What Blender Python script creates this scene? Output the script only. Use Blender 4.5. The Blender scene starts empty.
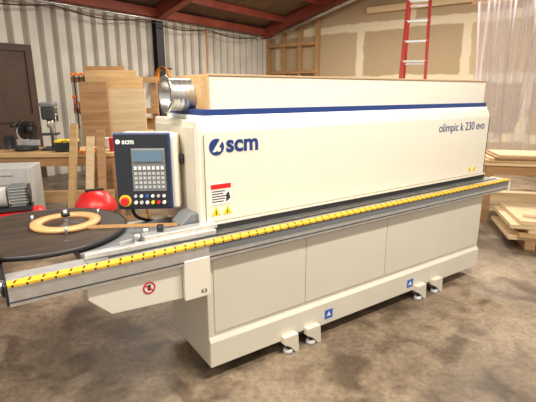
import bpy, bmesh, math, random
from mathutils import Vector, Matrix
random.seed(4)
D=bpy.data
COL=bpy.context.scene.collection
# ---------------------------------------------------------------- materials
def new_mat(name):
    m=D.materials.new(name); m.use_nodes=True
    nt=m.node_tree; b=nt.nodes['Principled BSDF']
    return m,nt,b
def mat(name,col,rough=0.5,metal=0.0,var=0.06,scale=6.0,bump=0.0,emit=0,coat=0):
    m,nt,b=new_mat(name)
    b.inputs['Roughness'].default_value=rough; b.inputs['Metallic'].default_value=metal
    if coat: b.inputs['Coat Weight'].default_value=coat; b.inputs['Coat Roughness'].default_value=0.12
    tc=nt.nodes.new('ShaderNodeTexCoord'); n=nt.nodes.new('ShaderNodeTexNoise')
    n.inputs['Scale'].default_value=scale; n.inputs['Detail'].default_value=4
    nt.links.new(tc.outputs['Object'],n.inputs['Vector'])
    r=nt.nodes.new('ShaderNodeValToRGB')
    r.color_ramp.elements[0].position=0.3; r.color_ramp.elements[1].position=0.7
    r.color_ramp.elements[0].color=(*[max(0,c*(1-var)) for c in col],1)
    r.color_ramp.elements[1].color=(*[min(1,c*(1+var)) for c in col],1)
    nt.links.new(n.outputs['Fac'],r.inputs['Fac']); nt.links.new(r.outputs['Color'],b.inputs['Base Color'])
    if bump:
        bp=nt.nodes.new('ShaderNodeBump'); bp.inputs['Strength'].default_value=bump; bp.inputs['Distance'].default_value=0.01
        nt.links.new(n.outputs['Fac'],bp.inputs['Height']); nt.links.new(bp.outputs['Normal'],b.inputs['Normal'])
    if emit:
        b.inputs['Emission Color'].default_value=(*col,1); b.inputs['Emission Strength'].default_value=emit
    return m
def wood(name,c1,c2,sc=(1,12,12),rough=0.6):
    m,nt,b=new_mat(name); b.inputs['Roughness'].default_value=rough
    tc=nt.nodes.new('ShaderNodeTexCoord'); mp=nt.nodes.new('ShaderNodeMapping'); mp.inputs['Scale'].default_value=sc
    n=nt.nodes.new('ShaderNodeTexNoise'); n.inputs['Scale'].default_value=2.2; n.inputs['Detail'].default_value=6; n.inputs['Distortion'].default_value=0.6
    r=nt.nodes.new('ShaderNodeValToRGB')
    r.color_ramp.elements[0].position=0.3; r.color_ramp.elements[1].position=0.7
    r.color_ramp.elements[0].color=(*c1,1); r.color_ramp.elements[1].color=(*c2,1)
    L=nt.links
    L.new(tc.outputs['Object'],mp.inputs['Vector']); L.new(mp.outputs['Vector'],n.inputs['Vector'])
    L.new(n.outputs['Fac'],r.inputs['Fac']); L.new(r.outputs['Color'],b.inputs['Base Color'])
    return m
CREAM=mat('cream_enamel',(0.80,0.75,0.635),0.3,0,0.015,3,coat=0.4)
CREAM_SHADED=mat('cream_enamel_lower',(0.68,0.635,0.53),0.33,0,0.03,3,coat=0.3)  # same cream enamel, darkened to paint in the shade on the lower cabinet
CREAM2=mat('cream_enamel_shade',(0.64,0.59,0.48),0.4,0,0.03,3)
WHITE=mat('white_plastic',(0.82,0.82,0.80),0.4)
NAVY=mat('navy_paint',(0.015,0.045,0.19),0.35)
BLUE=mat('blue_sticker',(0.03,0.12,0.5),0.4)
BLACK=mat('black_rubber',(0.012,0.012,0.014),0.5)
PANEL=mat('panel_black',(0.016,0.019,0.028),0.5)
DARK=mat('dark_steel',(0.05,0.05,0.055),0.45,0.5)
ALU=mat('brushed_aluminium',(0.68,0.68,0.67),0.38,0.7,0.1,20)
GALV=mat('galvanised_steel',(0.62,0.62,0.60),0.28,0.9,0.25,9)
YEL=mat('yellow_chain_pad',(0.78,0.47,0.03),0.45,0,0.15,30)
YSIGN=mat('warning_yellow',(0.85,0.62,0.03),0.4)
RED=mat('red_plastic',(0.65,0.02,0.02),0.35)
ORANGE=mat('orange_paint',(0.75,0.20,0.02),0.4)
REDL=mat('red_fibreglass',(0.62,0.05,0.03),0.45)
REDOX=mat('red_oxide_steel',(0.27,0.055,0.03),0.6,0,0.2,3)
LCD=mat('lcd_glass',(0.12,0.20,0.28),0.15)
GREYP=mat('grey_plastic',(0.17,0.18,0.19),0.5)
LGREY=mat('light_grey_paint',(0.50,0.50,0.49),0.5)
PLY=wood('plywood',(0.50,0.31,0.13),(0.64,0.43,0.21))
PLYL=wood('pale_plywood',(0.64,0.47,0.27),(0.76,0.59,0.37))
MDF=wood('mdf_brown',(0.34,0.18,0.075),(0.44,0.25,0.10),(3,3,3))
EDGEW=wood('wood_panel_edge',(0.42,0.27,0.14),(0.55,0.37,0.21),(3,3,3))
LUM=wood('lumber',(0.32,0.17,0.075),(0.48,0.28,0.13))
TAPE=wood('wood_edge_tape',(0.58,0.30,0.12),(0.70,0.40,0.18),(30,30,30),0.45)
TURN=wood('turntable_dark_laminate',(0.028,0.020,0.015),(0.055,0.038,0.027),(2,8,2),0.5)
BROWN=mat('brown_door_paint',(0.07,0.035,0.022),0.6,0,0.2,3)
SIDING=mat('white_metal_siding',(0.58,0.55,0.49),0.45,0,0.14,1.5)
SIDE_SHADE=mat('siding_groove',(0.27,0.25,0.22),0.55,0,0.10,1.5)  # siding colour darkened to paint shade into the grooves between ribs
def concrete():
    m,nt,b=new_mat('stained_concrete'); L=nt.links
    tc=nt.nodes.new('ShaderNodeTexCoord')
    n1=nt.nodes.new('ShaderNodeTexNoise'); n1.inputs['Scale'].default_value=0.8; n1.inputs['Detail'].default_value=10; n1.inputs['Roughness'].default_value=0.7; n1.inputs['Distortion'].default_value=0.5
    n2=nt.nodes.new('ShaderNodeTexNoise'); n2.inputs['Scale'].default_value=26; n2.inputs['Detail'].default_value=8; n2.inputs['Roughness'].default_value=0.75
    n3=nt.nodes.new('ShaderNodeTexNoise'); n3.inputs['Scale'].default_value=3.3; n3.inputs['Detail'].default_value=7; n3.inputs['Distortion'].default_value=0.8
    for n in (n1,n2,n3): L.new(tc.outputs['Object'],n.inputs['Vector'])
    r=nt.nodes.new('ShaderNodeValToRGB'); e=r.color_ramp.elements
    e[0].position=0.36; e[0].color=(0.125,0.088,0.058,1); e[1].position=0.64; e[1].color=(0.40,0.31,0.215,1)
    x=e.new(0.5); x.color=(0.235,0.175,0.118,1)
    L.new(n1.outputs['Fac'],r.inputs['Fac'])
    r2=nt.nodes.new('ShaderNodeValToRGB'); e=r2.color_ramp.elements
    e[0].position=0.38; e[0].color=(0.68,0.68,0.68,1); e[1].position=0.62; e[1].color=(1.12,1.12,1.12,1)
    L.new(n2.outputs['Fac'],r2.inputs['Fac'])
    r3=nt.nodes.new('ShaderNodeValToRGB'); e=r3.color_ramp.elements
    e[0].position=0.34; e[0].color=(0.48,0.45,0.42,1); e[1].position=0.52; e[1].color=(1.0,1.0,1.0,1)
    L.new(n3.outputs['Fac'],r3.inputs['Fac'])
    def mul(a,c):
        mx=nt.nodes.new('ShaderNodeMix'); mx.data_type='RGBA'; mx.blend_type='MULTIPLY'; mx.inputs['Factor'].default_value=1
        L.new(a,mx.inputs['A']); L.new(c,mx.inputs['B']); return mx.outputs['Result']
    c=mul(mul(r.outputs['Color'],r2.outputs['Color']),r3.outputs['Color'])
    L.new(c,b.inputs['Base Color'])
    rr=nt.nodes.new('ShaderNodeMapRange'); rr.inputs['To Min'].default_value=0.25; rr.inputs['To Max'].default_value=0.75
    L.new(n1.outputs['Fac'],rr.inputs['Value']); L.new(rr.outputs['Result'],b.inputs['Roughness'])
    bp=nt.nodes.new('ShaderNodeBump'); bp.inputs['Strength'].default_value=0.15; bp.inputs['Distance'].default_value=0.01
    L.new(n2.outputs['Fac'],bp.inputs['Height']); L.new(bp.outputs['Normal'],b.inputs['Normal'])
    return m
def drywall():
    m,nt,b=new_mat('taped_drywall'); L=nt.links; b.inputs['Roughness'].default_value=0.85
    tc=nt.nodes.new('ShaderNodeTexCoord'); mp=nt.nodes.new('ShaderNodeMapping'); mp.inputs['Rotation'].default_value=(math.radians(90),0,0); mp.inputs['Location'].default_value=(0.9,0.5,0)
    L.new(tc.outputs['Object'],mp.inputs['Vector'])
    nz=nt.nodes.new('ShaderNodeTexNoise'); nz.inputs['Scale'].default_value=2.5; nz.inputs['Detail'].default_value=5
    L.new(mp.outputs['Vector'],nz.inputs['Vector'])
    mv=nt.nodes.new('ShaderNodeMix'); mv.data_type='RGBA'; mv.inputs['Factor'].default_value=0.14
    L.new(mp.outputs['Vector'],mv.inputs['A']); L.new(nz.outputs['Color'],mv.inputs['B'])
    br=nt.nodes.new('ShaderNodeTexBrick'); br.inputs['Scale'].default_value=1
    br.inputs['Brick Width'].default_value=2.4; br.inputs['Row Height'].default_value=1.2; br.inputs['Mortar Size'].default_value=0.11; br.inputs['Mortar Smooth'].default_value=0.35
    br.inputs['Color1'].default_value=(0.48,0.37,0.23,1); br.inputs['Color2'].default_value=(0.39,0.29,0.175,1); br.inputs['Mortar'].default_value=(0.66,0.57,0.41,1)
    L.new(mv.outputs['Result'],br.inputs['Vector'])
    L.new(br.outputs['Color'],b.inputs['Base Color'])
    return m
def plastic_sheet():
    m,nt,b=new_mat('clear_plastic_sheet'); L=nt.links
    b.inputs['Base Color'].default_value=(0.80,0.75,0.78,1); b.inputs['Roughness'].default_value=0.15
    tr=nt.nodes.new('ShaderNodeBsdfTransparent'); mx=nt.nodes.new('ShaderNodeMixShader')
    lw=nt.nodes.new('ShaderNodeLayerWeight'); lw.inputs['Blend'].default_value=0.45
    mr=nt.nodes.new('ShaderNodeMapRange'); mr.inputs['To Min'].default_value=0.12; mr.inputs['To Max'].default_value=1.0; L.new(lw.outputs['Facing'],mr.inputs['Value'])
    L.new(mr.outputs['Result'],mx.inputs['Fac']); L.new(tr.outputs[0],mx.inputs[1]); L.new(b.outputs[0],mx.inputs[2])
    L.new(mx.outputs[0],nt.nodes['Material Output'].inputs['Surface'])
    return m
CONC=concrete(); DRY=drywall(); SHEET=plastic_sheet()
# ---------------------------------------------------------------- geometry helpers
def link(o,parent=None):
    COL.objects.link(o)
    if parent: o.parent=parent
    return o
def empty(name,loc=(0,0,0),rz=0,parent=None):
    o=D.objects.new(name,None); o.location=loc; o.rotation_euler=(0,0,math.radians(rz)); o.empty_display_size=0.1
    return link(o,parent)
def mesh(name,vs,fs,m,parent=None,loc=(0,0,0),rot=(0,0,0),smooth=False,bevel=0):
    me=D.meshes.new(name); me.from_pydata([tuple(v) for v in vs],[],fs); me.update()
    bm=bmesh.new(); bm.from_mesh(me); bmesh.ops.recalc_face_normals(bm,faces=bm.faces); bm.to_mesh(me); bm.free()
    if m: me.materials.append(m)
    for p in me.polygons: p.use_smooth=smooth
    o=D.objects.new(name,me); o.location=loc; o.rotation_euler=rot
    if bevel:
        b=o.modifiers.new('bev','BEVEL'); b.width=bevel; b.segments=3; b.limit_method='ANGLE'
    return link(o,parent)
def box(name,x0,x1,y0,y1,z0,z1,m,parent=None,bevel=0,rot=(0,0,0)):
    c=((x0+x1)/2,(y0+y1)/2,(z0+z1)/2); a,b,d=(x1-x0)/2,(y1-y0)/2,(z1-z0)/2
    vs=[(-a,-b,-d),(a,-b,-d),(a,b,-d),(-a,b,-d),(-a,-b,d),(a,-b,d),(a,b,d),(-a,b,d)]
    fs=[(0,1,2,3),(4,5,6,7),(0,1,5,4),(1,2,6,5),(2,3,7,6),(3,0,4,7)]
    return mesh(name,vs,fs,m,parent,c,rot,False,bevel)
def cyl(name,p0,p1,r,m,parent=None,seg=32,r2=None,caps=True,bevel=0):
    p0=Vector(p0);p1=Vector(p1); r2=r if r2 is None else r2
    d=p1-p0; q=d.to_track_quat('Z','Y'); L=d.length
    vs=[];fs=[]
    for i in range(seg):
        a=2*math.pi*i/seg; vs.append((r*math.cos(a),r*math.sin(a),-L/2)); vs.append((r2*math.cos(a),r2*math.sin(a),L/2))
    for i in range(seg):
        j=(i+1)%seg; fs.append((2*i,2*j,2*j+1,2*i+1))
    if caps: fs.append(tuple(2*i for i in range(seg))); fs.append(tuple(2*i+1 for i in range(seg)))
    o=mesh(name,vs,fs,m,parent,(p0+p1)/2,q.to_euler(),False,bevel)
    for p in o.data.polygons: p.use_smooth=len(p.vertices)==4
    return o
def lathe(name,prof,m,parent=None,loc=(0,0,0),rot=(0,0,0),seg=40,smooth=True):
    vs=[];fs=[];n=len(prof)
    for i in range(seg):
        a=2*math.pi*i/seg
        for r,z in prof: vs.append((r*math.cos(a),r*math.sin(a),z))
    for i in range(seg):
        j=(i+1)%seg
        for k in range(n-1): fs.append((i*n+k,j*n+k,j*n+k+1,i*n+k+1))
    return mesh(name,vs,fs,m,parent,loc,rot,smooth)
def tube(name,pts,r,m,parent=None):
    c=D.curves.new(name,'CURVE'); c.dimensions='3D'; c.bevel_depth=r; c.bevel_resolution=3
    s=c.splines.new('NURBS'); s.points.add(len(pts)-1); s.use_endpoint_u=True; s.order_u=3
    for p,q in zip(s.points,pts): p.co=(*q,1)
    c.materials.append(m); o=D.objects.new(name,c); return link(o,parent)
def prism_x(name,prof,x0,x1,m,parent=None,bevel=0):
    n=len(prof); vs=[(x0,y,z) for y,z in prof]+[(x1,y,z) for y,z in prof]
    fs=[tuple(range(n)),tuple(range(n,2*n))]+[(i,(i+1)%n,n+(i+1)%n,n+i) for i in range(n)]
    return mesh(name,vs,fs,m,parent,bevel=bevel)
def prism_y(name,prof,y0,y1,m,parent=None,bevel=0):
    n=len(prof); vs=[(x,y0,z) for x,z in prof]+[(x,y1,z) for x,z in prof]
    fs=[tuple(range(n)),tuple(range(n,2*n))]+[(i,(i+1)%n,n+(i+1)%n,n+i) for i in range(n)]
    return mesh(name,vs,fs,m,parent,bevel=bevel)
def text(name,s,size,loc,m,parent,rot=(90,0,0),bold=0.0,width=None):
    c=D.curves.new(name,'FONT'); c.body=s; c.size=size; c.extrude=0.0008; c.offset=bold; c.align_x='LEFT'
    o=D.objects.new(name,c); COL.objects.link(o)
    bpy.context.view_layer.update()
    me=D.meshes.new_from_object(o.evaluated_get(bpy.context.evaluated_depsgraph_get()))
    D.objects.remove(o)
    if width:
        xs=[v.co.x for v in me.vertices]; k=width/(max(xs)-min(xs))
        for v in me.vertices: v.co.x*=k
    me.materials.clear(); me.materials.append(m)
    o=D.objects.new(name,me); o.location=loc; o.rotation_euler=[math.radians(a) for a in rot]
    return link(o,parent)
def multi_boxes(name,boxes,m,parent=None):
    vs=[];fs=[]
    for (x0,x1,y0,y1,z0,z1) in boxes:
        b=len(vs)
        vs+=[(x0,y0,z0),(x1,y0,z0),(x1,y1,z0),(x0,y1,z0),(x0,y0,z1),(x1,y0,z1),(x1,y1,z1),(x0,y1,z1)]
        fs+=[tuple(b+i for i in f) for f in [(0,1,2,3),(4,5,6,7),(0,1,5,4),(1,2,6,5),(2,3,7,6),(3,0,4,7)]]
    return mesh(name,vs,fs,m,parent)
# ================================================================= ROOM
RZ=-36.8
O=Vector((0,14.6,0))
RM=Matrix.Translation(O)@Matrix.Rotation(math.radians(RZ),4,'Z')
def room_obj(o): 
    o.matrix_world=RM@o.matrix_basis
fl=mesh('floor',[(-14,-10,0),(14,-10,0),(14,20,0),(-14,20,0)],[(0,1,2,3)],CONC)
vs=[];fs=[];y=0.0;H=3.55;pts=[]
while y>-16:
    pts+=[(0,y),(0,y-0.05),(0.055,y-0.075),(0.055,y-0.23),(0.0,y-0.255)]; y-=0.28
for (x,yy) in pts: vs+=[(x,yy,0),(x,yy,H)]
for i in range(len(pts)-1): fs.append((2*i,2*i+2,2*i+3,2*i+1))
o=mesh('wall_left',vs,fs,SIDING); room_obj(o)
o.data.materials.append(SIDE_SHADE)
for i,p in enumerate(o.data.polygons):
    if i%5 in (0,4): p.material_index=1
SL=0.29
o=mesh('wall_back',[(0,0,0),(14,0,0),(14,0,H+14*SL),(0,0,H)],[(0,1,2,3)],DRY); room_obj(o)
o=mesh('ceiling',[(0,0,H),(14,0,H+14*SL),(14,-13,H+14*SL),(0,-13,H)],[(0,1,2,3)],mat('ceiling_deck',(0.17,0.105,0.062),0.8,0,0.25,3)); room_obj(o)
o=multi_boxes('trim_1',[(0.06,0.22,-13,-0.02,H-0.20,H-0.02)],REDOX); room_obj(o)
vs=[];fs=[]
def sl_box(yc,hw,d0,d1,x0=0.1,x1=13.5):
    b=len(vs)
    for (x,dz) in ((x0,d0),(x1,d0),(x1,d1),(x0,d1)):
        for dy in (-hw,hw): vs.append((x,yc+dy,H+x*SL+dz))
    fs.extend([(b,b+2,b+4,b+6),(b+1,b+3,b+5,b+7),(b,b+2,b+3,b+1),(b+2,b+4,b+5,b+3),(b+4,b+6,b+7,b+5),(b+6,b,b+1,b+7)])
for yc in (-0.4,-4.55,-8.7):
    sl_box(yc,0.10,-0.32,-0.30); sl_box(yc,0.10,-0.06,-0.04); sl_box(yc,0.01,-0.31,-0.05)
o=mesh('trim_2',vs,fs,REDOX); room_obj(o)
bx=[(x,x+0.07,-12.8,-0.05,H+x*SL-0.17,H+x*SL-0.01) for x in (0.9,2.1,3.3,4.5,5.7,6.9,8.1,9.3)]
o=multi_boxes('trim_5',bx,REDOX); room_obj(o)
st=[(0.05+i*0.6,0.14+i*0.6,-0.16,-0.02,0,H-0.3+ (0.1+i*0.6)*SL) for i in range(4)]
st+=[(0.05,1.85,-0.18,-0.03,z,z+0.1) for z in (1.2,2.2,3.0)]
o=multi_boxes('trim_3',st,LUM); room_obj(o)
o=multi_boxes('trim_4',[(3.4,13.0,-0.10,-0.01,3.7,3.85)],PLYL); room_obj(o)
o=multi_boxes('steel_column',[(0.07,0.09,-4.66,-4.44,0,3.3),(0.20,0.22,-4.66,-4.44,0,3.3),(0.08,0.21,-4.56,-4.54,0,3.3)],DARK); room_obj(o)
o=multi_boxes('door_1',[(0.06,0.10,-9.6,-7.55,0,2.5),(0.10,0.13,-9.6,-9.48,0,2.5),(0.10,0.13,-7.67,-7.55,0,2.5),(0.10,0.13,-9.48,-7.67,2.38,2.5),(0.10,0.13,-9.48,-7.67,1.1,1.25)],BROWN); room_obj(o)
E=empty('ceiling_conduit',tuple(O),RZ)
cyl('conduit_run',(0.30,-0.6,H-0.28),(0.30,-9.5,H-0.28),0.022,GALV,E,12)
pts=[]
for i in range(25):
    t=i/24; pts.append((0.34,-1.0-8.2*t,H-0.32-0.12*abs(math.sin(t*math.pi*4))))
tube('swagged_cable',pts,0.012,BLACK,E)
tube('drop_cable',[(0.34,-3.1,H-0.3),(0.36,-3.1,H-0.9),(0.30,-3.12,H-1.6),(0.25,-3.1,1.5)],0.012,ORANGE,E)
cyl('flex_duct_run',(1.0,-0.5,H-0.15),(5.2,-0.5,H+1.05),0.06,GALV,E,16)
box('junction_box',0.06,0.14,-3.25,-3.0,1.35,1.7,LGREY,E,0.005)

# ================================================================= EDGE BANDER
M=empty('edge_banding_machine',(-0.340,2.204,0),34.2)
box('base_cabinet',0,2.74,0.0,0.57,0.27,0.80,CREAM_SHADED,M,0.006)
prism_x('base_plinth',[(-0.02,0.09),(-0.02,0.25),(0.0,0.275),(0.56,0.275),(0.56,0.09)],0.0,2.74,CREAM_SHADED,M,0.004)
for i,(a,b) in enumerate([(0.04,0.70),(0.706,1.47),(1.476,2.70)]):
    box('front_panel_%d'%(i+1),a,b,-0.006,0.003,0.30,0.75,CREAM_SHADED,M,0.002)
for i,s in enumerate((0.905,1.775)): 
    box('arrow_sticker_%d'%(i+1),s-0.035,s+0.035,-0.023,-0.0195,0.13,0.195,BLUE,M)
    prism_y('arrow_mark_%d'%(i+1),[(s-0.018,0.15),(s+0.018,0.15),(s,0.18)],-0.025,-0.022,WHITE,M)
multi_boxes('plinth_slots',[(s-0.05,s+0.05,-0.0215,-0.019,0.093,0.108) for s in (0.64,1.99)],DARK,M)
k=0
for s in (0.55,0.74,1.88,2.10):
    for t in (0,1):
        k+=1; y0=-0.03 if t==0 else 0.50
        prism_y('foot_gusset_%d'%k,[(s-0.05,0.13),(s+0.06,0.13),(s+0.07,0.0),(s+0.04,0.0),(s-0.0,0.05),(s-0.05,0.08)],y0-0.03,y0+0.07,CREAM2,M,0.003)
        cyl('foot_bolt_%d'%k,(s+0.0,y0,0.02),(s+0.0,y0,0.12),0.012,DARK,M,12)
        cyl('foot_pad_%d'%k,(s+0.0,y0,0.0),(s+0.0,y0,0.028),0.035,LGREY,M,24,r2=0.03)
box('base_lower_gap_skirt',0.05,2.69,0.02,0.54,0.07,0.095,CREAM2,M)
S0=-0.93
box('track_beam',S0,3.06,-0.05,0.12,0.772,0.862,ALU,M,0.003)
box('track_groove',S0+0.001,3.061,-0.053,-0.049,0.79,0.795,DARK,M)
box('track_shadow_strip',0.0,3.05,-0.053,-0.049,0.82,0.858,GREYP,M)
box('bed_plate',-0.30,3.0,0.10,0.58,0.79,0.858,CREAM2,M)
box('bed_end_cap',3.06,3.075,-0.06,0.13,0.76,0.87,CREAM,M,0.003)
box('infeed_end_plate',S0-0.012,S0,-0.04,0.30,0.775,0.868,DARK,M,0.004)
prism_x('infeed_end_bracket',[(0.04,0.80),(0.04,0.90),(0.10,0.95),(0.26,0.95),(0.30,0.90),(0.30,0.80)],S0-0.05,S0-0.012,DARK,M,0.006)
cyl('infeed_end_roller',(S0-0.03,0.02,0.80),(S0-0.03,0.02,0.87),0.022,GALV,M,20)
box('chain_pad_base',S0,3.06,-0.060,-0.008,0.862,0.876,YEL,M,0.002)
vs=[];fs=[];s=S0+0.02
while s<3.03:
    b=len(vs)
    for z in (0.8765,0.8780):
        vs+=[(s,-0.048,z),(s+0.009,-0.050,z),(s+0.020,-0.020,z),(s+0.011,-0.018,z)]
    fs+=[(b,b+1,b+2,b+3),(b+4,b+5,b+6,b+7),(b,b+1,b+5,b+4),(b+1,b+2,b+6,b+5),(b+2,b+3,b+7,b+6),(b+3,b,b+4,b+7)]
    s+=0.055
mesh('chain_pad_marks',vs,fs,mat('chain_mark_brown',(0.16,0.05,0.01),0.5),M)
multi_boxes('chain_pad_ticks',[(S0+0.015+i*0.055,S0+0.022+i*0.055,-0.0615,-0.0595,0.863,0.874) for i in range(71)],BLACK,M)
box('steel_table',-0.60,3.02,0.0,0.15,0.86,0.870,GALV,M,0.002)
box('table_slot',-0.50,3.0,0.035,0.05,0.870,0.873,BLACK,M)
box('pressure_seal',0.06,2.95,0.13,0.15,0.868,0.91,BLACK,M)
box('infeed_post',-0.15,0.0,-0.055,0.30,0.575,0.80,CREAM,M,0.006)
text('post_label','K3',0.03,(-0.06,-0.0565,0.60),DARK,M)
prism_y('infeed_trough',[(-0.62,0.765),(-0.62,0.70),(-0.52,0.60),(-0.15,0.580),(-0.15,0.765)],-0.02,0.25,CREAM,M,0.004)
lathe('no_hands_ring',[(0.024,-0.001),(0.032,-0.001),(0.032,0.001),(0.024,0.001),(0.024,-0.001)],RED,M,(-0.33,-0.0225,0.69),(math.radians(90),0,0))
cyl('no_hands_disc',(-0.33,-0.022,0.69),(-0.33,-0.0205,0.69),0.028,WHITE,M)
box('no_hands_bar',-0.357,-0.303,-0.0245,-0.023,0.687,0.693,RED,M,rot=(0,math.radians(40),0))
box('no_hands_glyph',-0.338,-0.322,-0.0235,-0.022,0.676,0.706,DARK,M)
box('infeed_fence',-0.60,0.10,0.06,0.10,0.873,0.900,ALU,M,0.003)
box('infeed_fence_top',-0.30,0.12,0.085,0.16,0.90,0.925,ALU,M,0.003)
prism_y('tape_guide_block',[(-0.06,0.86),(0.05,0.86),(0.05,0.975),(0.0,0.975),(-0.06,0.92)],0.18,0.32,GREYP,M,0.006)
cyl('guide_knob',(-0.20,0.13,0.92),(-0.20,0.13,0.96),0.018,BLACK,M,16)
cyl('guide_roller_a',(-0.32,0.15,0.87),(-0.32,0.15,0.93),0.02,GALV,M,20)
cyl('guide_roller_b',(-0.25,0.22,0.87),(-0.25,0.22,0.93),0.02,GALV,M,20)
box('guide_lever',-0.42,-0.22,0.17,0.185,0.885,0.90,ALU,M,0.003,rot=(0,0,0.3))
box('tape_table',-0.60,0.06,0.12,0.55,0.80,0.866,GREYP,M,0.004)
# hood
prism_x('hood_body',[(0.145,0.905),(0.145,1.45),(0.165,1.495),(0.80,1.495),(0.80,0.86),(0.17,0.86)],0.05,2.95,CREAM,M,0.008)
box('hood_door_panel',0.075,2.93,0.136,0.15,0.92,1.44,CREAM,M,0.005)
box('hood_lip',0.06,2.95,0.12,0.16,0.905,0.915,CREAM2,M,0.002)
box('hood_end_panel',0.042,0.052,0.20,0.78,0.92,1.46,CREAM2,M,0.004)
prism_x('hood_shelf',[(0.165,1.49),(0.175,1.522),(0.66,1.522),(0.66,1.49)],0.08,2.94,WHITE,M,0.003)
box('blue_stripe',0.10,2.93,0.180,0.66,1.520,1.556,NAVY,M,0.002)
box('upper_dust_hood',0.15,2.92,0.20,0.64,1.550,1.738,CREAM,M,0.006)
box('upper_hood_lid',0.145,2.925,0.194,0.645,1.737,1.748,EDGEW,M,0.002)
box('upper_hood_end_board',0.138,0.152,0.195,0.645,1.50,1.742,PLY,M,0.002)
multi_boxes('hood_seams',[(2.935,2.938,0.1335,0.137,0.92,1.43),(0.0755,0.0785,0.134,0.137,0.93,1.42)],DARK,M)
cyl('logo_disc',(0.155,0.1355,1.352),(0.155,0.1335,1.352),0.047,NAVY,M,40)
prism_y('logo_slash',[(0.128,1.325),(0.150,1.325),(0.192,1.385),(0.178,1.395)],0.1335,0.1320,CREAM,M)
cyl('logo_dot',(0.168,0.1325,1.338),(0.168,0.1310,1.338),0.013,CREAM,M,20)
text('maker_lettering','scm',0.135,(0.215,0.1345,1.322),NAVY,M,bold=0.004,width=0.215)
text('model_lettering','olimpic k 230 evo',0.10,(2.19,0.1345,1.33),NAVY,M,width=0.67)
box('warning_label',0.105,0.245,0.1335,0.1365,1.02,1.145,WHITE,M)
box('warning_header',0.110,0.240,0.1325,0.1338,1.112,1.14,RED,M)
for i in range(5): box('warning_text_%d'%i,0.115,0.19+0.01*(i%3),0.1328,0.1338,1.035+i*0.015,1.041+i*0.015,DARK,M)
prism_y('warning_figure',[(0.205,1.03),(0.235,1.05),(0.225,1.09),(0.21,1.08)],0.1326,0.1338,DARK,M)
def tri(n,s,z,r=0.03):
    prism_y(n,[(s-r,z-r*0.6),(s+r,z-r*0.6),(s,z+r*1.1)],0.1338,0.1365,YSIGN,M)
    prism_y(n+'_bolt',[(s-r*0.15,z-r*0.4),(s+r*0.15,z-r*0.4),(s,z+r*0.55)],0.1325,0.134,BLACK,M)
tri('hazard_sign_1',0.14,0.975); tri('hazard_sign_2',0.215,0.975); tri('hazard_sign_3',2.70,0.975,0.028); tri('hazard_sign_4',2.77,0.975,0.028)
def ductprof(L): 
    pr=[(0.090,0.0)]
    for i in range(5):
        z=L*(i+0.5)/5; pr+=[(0.090,z-0.01),(0.093,z),(0.090,z+0.01)]
    pr+=[(0.090,L),(0.108,L+0.002),(0.108,L+0.010),(0.085,L+0.010),(0.083,0.0)]
    return pr
lathe('dust_duct',ductprof(0.15),GALV,M,(0.14,0.42,1.635),(0,math.radians(-90),0))
cyl('dust_duct_dark_inside',(0.13,0.42,1.635),(0.125,0.42,1.635),0.083,BLACK,M)
# control panel
C=empty('control_panel',(-0.19,0.385,0),-30,M)
W=0.15
box('enclosure',-W+0.01,W+0.05,0.012,0.24,0.99,1.42,CREAM,C,0.012)
box('face_frame',-W,W+0.012,-0.012,0.03,0.99,1.43,NAVY,C,0.012)
box('face_plate',-W+0.006,W+0.002,-0.016,-0.010,0.998,1.424,PANEL,C,0.006)
text('panel_lettering','scm',0.042,(-0.10,-0.0175,1.37),WHITE,C,bold=0.001)
cyl('panel_logo',(-0.122,-0.0175,1.382),(-0.122,-0.016,1.382),0.013,WHITE,C,20)
box('keypad_bezel',-0.055,0.132,-0.019,-0.014,1.10,1.345,GREYP,C,0.004)
box('display_bezel',-0.050,0.127,-0.022,-0.014,1.262,1.340,GREYP,C,0.004)
box('display_screen',-0.040,0.117,-0.0245,-0.021,1.272,1.332,LCD,C)
multi_boxes('keypad_keys',[(-0.043+i*0.025,-0.028+i*0.025,-0.0215,-0.018,1.117+j*0.026,1.132+j*0.026) for i in range(7) for j in range(4)],LGREY,C)
multi_boxes('keypad_keys_white',[(-0.043+i*0.025,-0.028+i*0.025,-0.0235,-0.018,1.225,1.243) for i in range(7)],WHITE,C)
for i in range(6): cyl('push_button_%d'%i,(-0.045+i*0.032,-0.016,1.035),(-0.045+i*0.032,-0.028,1.035),0.010,[WHITE,LGREY,WHITE,YSIGN,RED,WHITE][i],C,16)
for i in range(6): cyl('selector_%d'%i,(-0.045+i*0.032,-0.016,1.072),(-0.045+i*0.032,-0.024,1.072),0.009,[LGREY,WHITE,BLUE,WHITE,LGREY,WHITE][i],C,16)
cyl('emergency_stop_collar',(-0.105,-0.016,1.045),(-0.105,-0.020,1.045),0.034,YSIGN,C,24)
cyl('emergency_stop_button',(-0.105,-0.018,1.045),(-0.105,-0.050,1.045),0.023,RED,C,24,bevel=0.004)
cyl('side_knob',(W+0.048,0.08,1.27),(W+0.075,0.08,1.27),0.03,DARK,C,20)
tube('side_cable',[(-0.10,0.12,1.0),(-0.11,0.12,0.93),(-0.05,0.14,0.88),(0.0,0.2,0.86)],0.010,BLACK,C)
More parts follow.
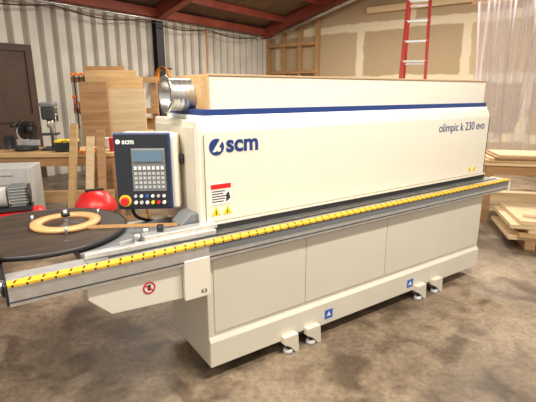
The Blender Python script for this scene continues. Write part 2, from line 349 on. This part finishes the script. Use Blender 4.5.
# tape turntable
T=empty('tape_turntable',(-0.70,0.62,0),0,M); R=0.44
lathe('turntable_disc',[(0.0,0.88),(R-0.005,0.88),(R,0.884),(R,0.897),(R-0.005,0.90),(0.0,0.90)],TURN,T,seg=72,smooth=False)
lathe('turntable_rim',[(R-0.001,0.878),(R+0.005,0.878),(R+0.005,0.902),(R-0.001,0.902),(R-0.001,0.878)],DARK,T,seg=72)
cyl('turntable_pivot',(0,0,0.80),(0,0,0.885),0.05,DARK,T)
prism_y('turntable_arm',[(-0.06,0.86),(-0.06,0.80),(0.35,0.72),(0.72,0.72),(0.72,0.86)],-0.09,-0.01,CREAM2,T,0.004)
T2=(0.12,0.02)
lathe('tape_reel',[(0.130,0.903),(0.188,0.903),(0.190,0.912),(0.188,0.924),(0.130,0.924),(0.128,0.912),(0.130,0.903)],TAPE,T,(T2[0],T2[1],0),seg=64)
lathe('reel_hub',[(0.0,0.902),(0.127,0.902),(0.127,0.908),(0.03,0.910),(0.03,0.920),(0.0,0.920)],TURN,T,(T2[0],T2[1],0))
cyl('reel_spindle',(T2[0],T2[1],0.90),(T2[0],T2[1],0.985),0.010,LGREY,T,16)
cyl('reel_knob',(T2[0],T2[1],0.95),(T2[0],T2[1],0.97),0.024,BLACK,T,16)
for i in range(3):
    a=math.radians(20+i*120); cyl('reel_peg_%d'%i,(T2[0]+0.21*math.cos(a),T2[1]+0.21*math.sin(a),0.90),(T2[0]+0.21*math.cos(a),T2[1]+0.21*math.sin(a),0.945),0.008,GALV,T,12)
vs=[];fs=[]
A=Vector((T2[0]+0.08,T2[1]-0.170)); Bp=Vector((0.66,-0.40))
for i in range(9):
    p=A.lerp(Bp,i/8); vs+=[(p.x,p.y,0.904),(p.x,p.y,0.924)]
    if i: fs.append((2*i-2,2*i,2*i+1,2*i-1))
mesh('tape_strip',vs,fs,TAPE,T)

# ================================================================= BACKGROUND OBJECTS
def ladder():
    E=empty('step_ladder',(2.44,7.5,0),-20)
    Ht=4.3; b0,b1=0.25,0.165
    for sgn in (-1,1):
        prism=[(sgn*(b0-0.05),0.0),(sgn*b0,0.0),(sgn*b1,Ht),(sgn*(b1-0.05),Ht)]
        n='front_rail_%s'%('a' if sgn<0 else 'b')
        F=[(0,1,2,3),(4,5,6,7),(0,1,5,4),(1,2,6,5),(2,3,7,6),(3,0,4,7)]
        vs=[(x,-0.7*(1-z/Ht),z) for x,z in prism]+[(x,-0.7*(1-z/Ht)+0.07,z) for x,z in prism]
        mesh(n,vs,F,REDL,E)
        vs=[(x*0.95,0.7*(1-z/Ht)+0.02,z) for x,z in prism]+[(x*0.95,0.7*(1-z/Ht)+0.07,z) for x,z in prism]
        mesh(n.replace('front','rear'),vs,F,REDL,E)
    for i in range(13):
        z=0.3+i*0.305; w=b0-0.03-(b0-b1)*z/Ht; y=-0.7*(1-z/Ht)
        box('tread_%d'%i,-w,w,y,y+0.09,z-0.02,z+0.01,ALU,E)
        if i%3==0: box('brace_%d'%i,-w*0.95,w*0.95,-y+0.02,-y+0.05,z-0.02,z+0.01,ALU,E)
    box('ladder_cap',-0.19,0.19,-0.06,0.12,Ht-0.02,Ht+0.05,REDL,E,0.01)
ladder()
Rk=empty('sheet_storage_rack',(-2.5,7.35,0),0)
for x in (-0.6,0.6):
    box('post_%s'%('a' if x<0 else 'b'),x-0.045,x+0.045,0.05,0.14,0,1.9,LUM,Rk)
    box('strut_%s'%('a' if x<0 else 'b'),x-0.045,x+0.045,0.14,0.7,0.0,0.09,LUM,Rk)
for z in (0.6,1.3,1.8): box('rail_%d'%int(z*10),-0.75,0.65,0.0,0.05,z,z+0.09,LUM,Rk)
for i in range(3):
    E=empty('hanging_clamp_%d'%i,(-0.52-0.08*i,-0.002,1.05),0,Rk)
    box('bar_%d'%i,-0.006,0.006,-0.03,-0.005,0,0.9,DARK,E); box('fixed_jaw_%d'%i,-0.02,0.02,-0.12,-0.005,0.86,0.90,ORANGE,E,0.004); box('sliding_jaw_%d'%i,-0.02,0.02,-0.12,-0.005,0.3+0.1*i,0.35+0.1*i,ORANGE,E,0.004); cyl('screw_handle_%d'%i,(0,-0.10,0.14+0.1*i),(0,-0.10,0.30+0.1*i),0.014,REDL,E,12)
def sheet(name,x,y,w,h,th,m,lean=6,rz=0):
    o=box(name,-w/2,w/2,-th/2,th/2,0,h,m)
    for v in o.data.vertices: v.co.z+=h/2
    o.location=(x,y,0.005); o.rotation_euler=(math.radians(-lean),0,math.radians(rz)); return o
sheet('plywood_sheet',-2.62,7.10,0.62,2.05,0.03,MDF,3)
sheet('plywood_sheet.001',-2.50,7.03,0.80,1.98,0.03,PLY,3,3)
sheet('plywood_sheet.002',-2.34,6.95,0.72,1.88,0.03,PLY,3)
sheet('plywood_sheet.003',-2.24,6.87,0.62,1.70,0.04,PLYL,3,-3)
sheet('plywood_sheet.004',-2.70,6.78,0.42,1.80,0.03,LUM,3,4)
def bench(name,loc,rz,L,Wd,h,m,shelf=True):
    E=empty(name,loc,rz)
    box('bench_top',-L/2,L/2,-Wd/2,Wd/2,h-0.05,h,m,E,0.004)
    k=0
    for x in (-L/2+0.08,L/2-0.08):
        for y in (-Wd/2+0.07,Wd/2-0.07):
            k+=1; box('leg_%d'%k,x-0.045,x+0.045,y-0.045,y+0.045,0,h-0.05,LUM,E)
    box('apron_front',-L/2+0.05,L/2-0.05,-Wd/2+0.03,-Wd/2+0.06,h-0.17,h-0.05,LUM,E)
    if shelf: box('lower_shelf',-L/2+0.05,L/2-0.05,-Wd/2+0.05,Wd/2-0.05,0.25,0.28,m,E)
    return E
bench('workbench',(-2.75,5.75,0),4,1.7,0.7,0.90,PLY)
bench('work_table',(-1.7,8.6,0),0,2.2,0.8,0.95,PLYL)
E=empty('benchtop_drill_press',(-2.90,5.80,0.90),15)
box('base',-0.11,0.11,-0.16,0.16,0,0.03,DARK,E,0.005); cyl('column',(0,0.09,0.03),(0,0.09,0.56),0.028,GALV,E)
box('head',-0.07,0.07,-0.14,0.14,0.40,0.56,DARK,E,0.02); cyl('motor',(0,0.20,0.36),(0,0.20,0.54),0.07,DARK,E); box('belt_cover',-0.08,0.08,-0.15,0.22,0.56,0.62,GREYP,E,0.02)
cyl('chuck',(0,-0.08,0.30),(0,-0.08,0.40),0.022,GALV,E); box('drill_table',-0.1,0.1,-0.17,0.06,0.20,0.22,DARK,E)
for i in range(3):
    a=i*2.09; cyl('feed_handle_%d'%i,(0.08,-0.05,0.46),(0.10,-0.05+0.12*math.cos(a),0.46+0.12*math.sin(a)),0.006,GALV,E,8)
def can(name,x,y,z,r,h,m):
    lathe(name,[(0,0),(r,0),(r*1.03,0.005),(r,0.01),(r,h-0.01),(r*1.03,h-0.005),(r*0.9,h),(r*0.85,h-0.008),(0,h-0.008)],m,None,(x,y,z),seg=28)
can('paint_can',-2.02,5.68,0.90,0.07,0.17,RED); can('paint_can.001',-2.22,5.98,0.90,0.065,0.14,LGREY); can('paint_can.002',-3.50,5.85,0.90,0.07,0.18,DARK)
E=empty('tool_case',(-2.62,5.62,0.90),10); box('case_body',-0.13,0.13,-0.09,0.09,0,0.12,BLACK,E,0.012); box('case_lid',-0.135,0.135,-0.095,0.095,0.12,0.15,YSIGN,E,0.01); lathe('case_handle',[(0.04,-0.008),(0.05,-0.008),(0.05,0.008),(0.04,0.008),(0.04,-0.008)],BLACK,E,(0,-0.09,0.1),(math.radians(90),0,0))
E=empty('mitre_saw',(-3.20,5.70,0.90),-10)
cyl('turn_base',(0,0,0),(0,0,0.06),0.14,DARK,E); box('fence',-0.17,0.17,0.04,0.06,0.06,0.14,ALU,E,0.004)
cyl('saw_blade',(-0.004,-0.02,0.24),(0.004,-0.02,0.24),0.12,ALU,E); cyl('blade_guard',(-0.03,0.0,0.27),(0.02,0.0,0.27),0.125,BLACK,E,bevel=0.01)
cyl('saw_motor',(0.02,0.02,0.28),(0.14,0.02,0.28),0.055,DARK,E); box('pivot_arm',-0.03,0.03,0.08,0.20,0.05,0.26,DARK,E,0.01); cyl('saw_handle',(0,-0.10,0.36),(0,-0.22,0.33),0.018,BLACK,E)
for i,(x,y,a) in enumerate([(-2.32,5.62,88),(-2.19,5.60,92)]):
    E=empty('bar_clamp' if i==0 else 'bar_clamp.%03d'%i,(x,y,0.905),a)
    box('bar',-0.22,0.22,-0.006,0.006,0.0,0.022,DARK,E); box('fixed_jaw',-0.22,-0.19,-0.02,0.08,0,0.03,ORANGE,E,0.004); box('sliding_jaw',0.02,0.06,-0.02,0.08,0,0.035,ORANGE,E,0.004); cyl('screw_handle',(0.06,0.06,0.016),(0.19,0.06,0.016),0.013,BLACK,E,12)
E=empty('coiled_air_hose',(-2.42,10.55,2.0),RZ)
for i in range(4):
    lathe('coil_%d'%i,[(0.20+0.012*math.cos(a)+0.008*i,0.012*math.sin(a)+0.0) for a in [k*math.pi/4 for k in range(9)]],[ORANGE,YSIGN,ORANGE,ORANGE][i],E,(0.0,-0.02-0.026*i,0),(math.radians(90),0,0))
box('hose_hook',-0.03,0.03,-0.12,0.2,0.17,0.20,DARK,E)
for i,(x,w,h,m) in enumerate([(-2.35,0.4,0.22,MDF),(-1.8,0.3,0.3,PLY),(-1.3,0.35,0.18,PLYL)]):
    E=empty('cardboard_box' if i==0 else 'cardboard_box.%03d'%i,(x,8.55,0.95),i*12); box('carton',-w/2,w/2,-0.15,0.15,0,h,m,E); box('flap_a',-w/2,w/2,-0.22,-0.15,h-0.01,h,m,E); box('flap_b',-w/2,w/2,0.15,0.24,h-0.01,h,m,E)
for i,(x,h,l) in enumerate([(-2.42,1.30,12),(-2.20,1.15,14),(-2.02,1.25,12)]):
    o=sheet('lumber_plank' if i==0 else 'lumber_plank.%03d'%i,x,5.05,0.09,h,0.035,[PLY,PLYL,LUM][i],l,-12+9*i)
E=empty('wooden_stool',(-1.62,5.05,0),20); box('seat',-0.17,0.17,-0.17,0.17,0.62,0.65,PLY,E,0.01)
for i,(x,y) in enumerate(((-.13,-.13),(.13,-.13),(.13,.13),(-.13,.13))): cyl('leg_%d'%i,(x*1.3,y*1.3,0),(x,y,0.62),0.02,LUM,E,12)
for i,z in enumerate((0.2,0.4)): box('rung_%d'%i,-0.15,0.15,-0.16,-0.14,z,z+0.03,LUM,E); box('rung_s%d'%i,-0.16,-0.14,-0.15,0.15,z,z+0.03,LUM,E)
# shop vacuum
E=empty('shop_vacuum',(-1.78,4.30,0),30)
lathe('drum',[(0,0.10),(0.16,0.10),(0.19,0.14),(0.20,0.45),(0.205,0.47),(0,0.47)],BLACK,E)
lathe('motor_head',[(0.205,0.47),(0.21,0.50),(0.19,0.56),(0.13,0.64),(0.06,0.67),(0,0.67)],RED,E)
box('carry_handle',-0.09,0.09,-0.015,0.015,0.665,0.69,BLACK,E,0.006)
cyl('inlet',(0,-0.19,0.38),(0,-0.26,0.38),0.035,DARK,E,20)
tube('vacuum_hose',[(0,-0.24,0.38),(0.02,-0.42,0.36),(0.22,-0.46,0.12),(0.34,-0.30,0.03),(0.40,-0.05,0.03),(0.36,0.2,0.03)],0.025,DARK,E)
for i in range(4):
    a=math.radians(45+90*i); cyl('caster_%d'%i,(0.17*math.cos(a)-0.015,0.17*math.sin(a),0.04),(0.17*math.cos(a)+0.015,0.17*math.sin(a),0.04),0.04,GREYP,E,16); cyl('caster_stem_%d'%i,(0.17*math.cos(a),0.17*math.sin(a),0.04),(0.15*math.cos(a),0.15*math.sin(a),0.14),0.015,DARK,E,10)
E=empty('air_compressor',(-2.62,4.2,0),25)
lathe('tank',[(0,-0.36),(0.10,-0.35),(0.17,-0.30),(0.18,-0.26),(0.18,0.26),(0.17,0.30),(0.10,0.35),(0,0.36)],RED,E,(0,0,0.33),(0,math.radians(90),0))
box('pump_deck',-0.22,0.22,-0.12,0.12,0.50,0.53,DARK,E); cyl('motor',(-0.2,0,0.63),(0.0,0,0.63),0.10,LGREY,E); box('pump_block',0.03,0.17,-0.07,0.07,0.53,0.75,GREYP,E,0.01)
for i in range(6): box('pump_fin_%d'%i,0.02,0.18,-0.08,0.08,0.57+0.03*i,0.578+0.03*i,ALU,E)
cyl('belt_wheel',(0.19,0,0.64),(0.21,0,0.64),0.11,DARK,E)
for x in (-0.25,0.25): cyl('wheel_%d'%(x>0),(x,-0.2,0.10),(x,-0.15,0.10),0.10,BLACK,E); box('leg_%d'%(x>0),x-0.02,x+0.02,-0.15,0.14,0.09,0.2,RED,E); cyl('foot_%d'%(x>0),(x,0.12,0),(x,0.12,0.12),0.02,BLACK,E,12)
E=empty('tool_cabinet',(-3.1,4.95,0),10); box('body',-0.35,0.35,-0.22,0.22,0.08,0.82,LGREY,E,0.01)
for i in range(4): box('drawer_%d'%i,-0.32,0.32,-0.235,-0.22,0.12+i*0.17,0.27+i*0.17,LGREY if i%2 else GREYP,E,0.004); box('pull_%d'%i,-0.2,0.2,-0.25,-0.235,0.23+i*0.17,0.245+i*0.17,ALU,E)
for i,(x,y) in enumerate(((-.3,-.17),(.3,-.17),(.3,.17),(-.3,.17))): cyl('caster_%d'%i,(x-0.015,y,0.04),(x+0.015,y,0.04),0.04,BLACK,E,16)
# right side timber
bench('work_table.001',(3.9,5.55,0),-12,2.2,0.8,0.80,PLYL)
o=empty('panel_pile',(3.85,5.5,0.80),-12)
for i in range(4): box('board_%d'%i,-1.05+0.05*i,1.1-0.1*i,-0.36+0.04*(i%2),0.36-0.05*i,i*0.022,i*0.022+0.019,[PLY,PLYL,LUM,PLYL][i],o)
o=empty('lumber_stack',(3.70,4.60,0),-14)
for i,x in enumerate((-0.8,0.0,0.8)): box('bearer_%d'%i,x-0.05,x+0.05,-0.45,0.45,0,0.09,LUM,o)
for i in range(5):
    z=0.09+i*0.045; box('panel_%d'%i,-1.0+0.08*(i%3),1.1,-0.42-0.03*(i%2),0.40,z,z+0.04,[PLYL,PLY,PLYL,PLYL,PLYL][i],o,rot=(0,0,0.02*((i*7)%3-1)))
for i in range(6): box('offcut_%d'%i,-0.85+0.2*i,-0.2+0.25*i,-0.34+0.11*i,-0.26+0.11*i,0.315+0.03*(i%2),0.345+0.03*(i%2),[PLYL,PLY,LUM][i%3],o,rot=(0,0,0.22*i-0.3))
# plastic curtain
E=empty('plastic_strip_curtain',(3.32,7.3,0),RZ)
box('header_beam',-0.10,3.6,-0.05,0.05,2.98,3.08,PLYL,E)
for q in range(2):
    vs=[];fs=[];N=300;Mz=16;ph=q*1.7
    for j in range(Mz+1):
        t=j/Mz
        for i in range(N+1):
            x=3.4*i/N
            amp=0.045+0.06*t
            y=-0.07-0.10*q+amp*math.sin(x*(20+4*q)+ph+1.5*math.sin(x*3.1+t*1.0))+0.015*math.sin(x*61+t*3+ph)
            bot=(2.35 if q==0 else 1.75+0.35*math.sin(x*2.2+1))
            sw=0.16*t*math.sin(x*2.6+ph)
            vs.append((x+sw,y,3.0-bot*t))
    for j in range(Mz):
        for i in range(N): a=j*(N+1)+i; fs.append((a,a+1,a+N+2,a+N+1))
    mesh('curtain_layer_%d'%q,vs,fs,SHEET,E,smooth=True)
# ================================================================= LIGHTS
GLOW=mat('tube_glow',(1,0.95,0.85),0.5,emit=3)
def added_light(name,loc,rz,power,ztop):  # unseen overhead lamp added to light the room; housing, tubes and chains made up
    E=empty(name,loc,rz)
    box('housing',-1.2,1.2,-0.12,0.12,0.03,0.10,WHITE,E,0.01)
    for y in (-0.05,0.05): cyl('tube_%d'%(y>0),(-1.15,y,0.01),(1.15,y,0.01),0.016,GLOW,E,12)
    for x in (-1,1): cyl('chain_%d'%(x>0),(x,0,0.1),(x,0,ztop-loc[2]),0.006,DARK,E,6)
    l=D.lights.new(name+'_lamp','AREA'); l.shape='RECTANGLE'; l.size=2.3; l.size_y=0.25; l.energy=power; l.color=(1,0.92,0.80)
    o=D.objects.new('lamp',l); o.location=(0,0,-0.03); link(o,E)
added_light('fluorescent_shop_light',(-1.6,1.0,3.9),34,180,5.3)
added_light('fluorescent_shop_light.001',(1.6,1.4,4.2),34,240,5.9)
added_light('fluorescent_shop_light.002',(-1.5,6.5,3.7),-37,110,4.4)
added_light('fluorescent_shop_light.003',(3.2,7.6,4.4),-37,330,5.2)
added_light('fluorescent_shop_light.004',(0.9,9.6,3.95),-37,210,4.4)
w=D.worlds.new('world'); bpy.context.scene.world=w; w.use_nodes=True
w.node_tree.nodes['Background'].inputs[0].default_value=(1.0,0.95,0.88,1); w.node_tree.nodes['Background'].inputs[1].default_value=0.78
# ================================================================= CAMERA
cd=D.cameras.new('camera'); cd.sensor_width=36; cd.lens=430/536*36; cam=D.objects.new('camera',cd); link(cam)
cam.location=(0,0,1.65); cam.rotation_euler=(math.radians(90-14.22),0,0)
bpy.context.scene.camera=cam
bpy.context.scene.view_settings.view_transform='Standard'
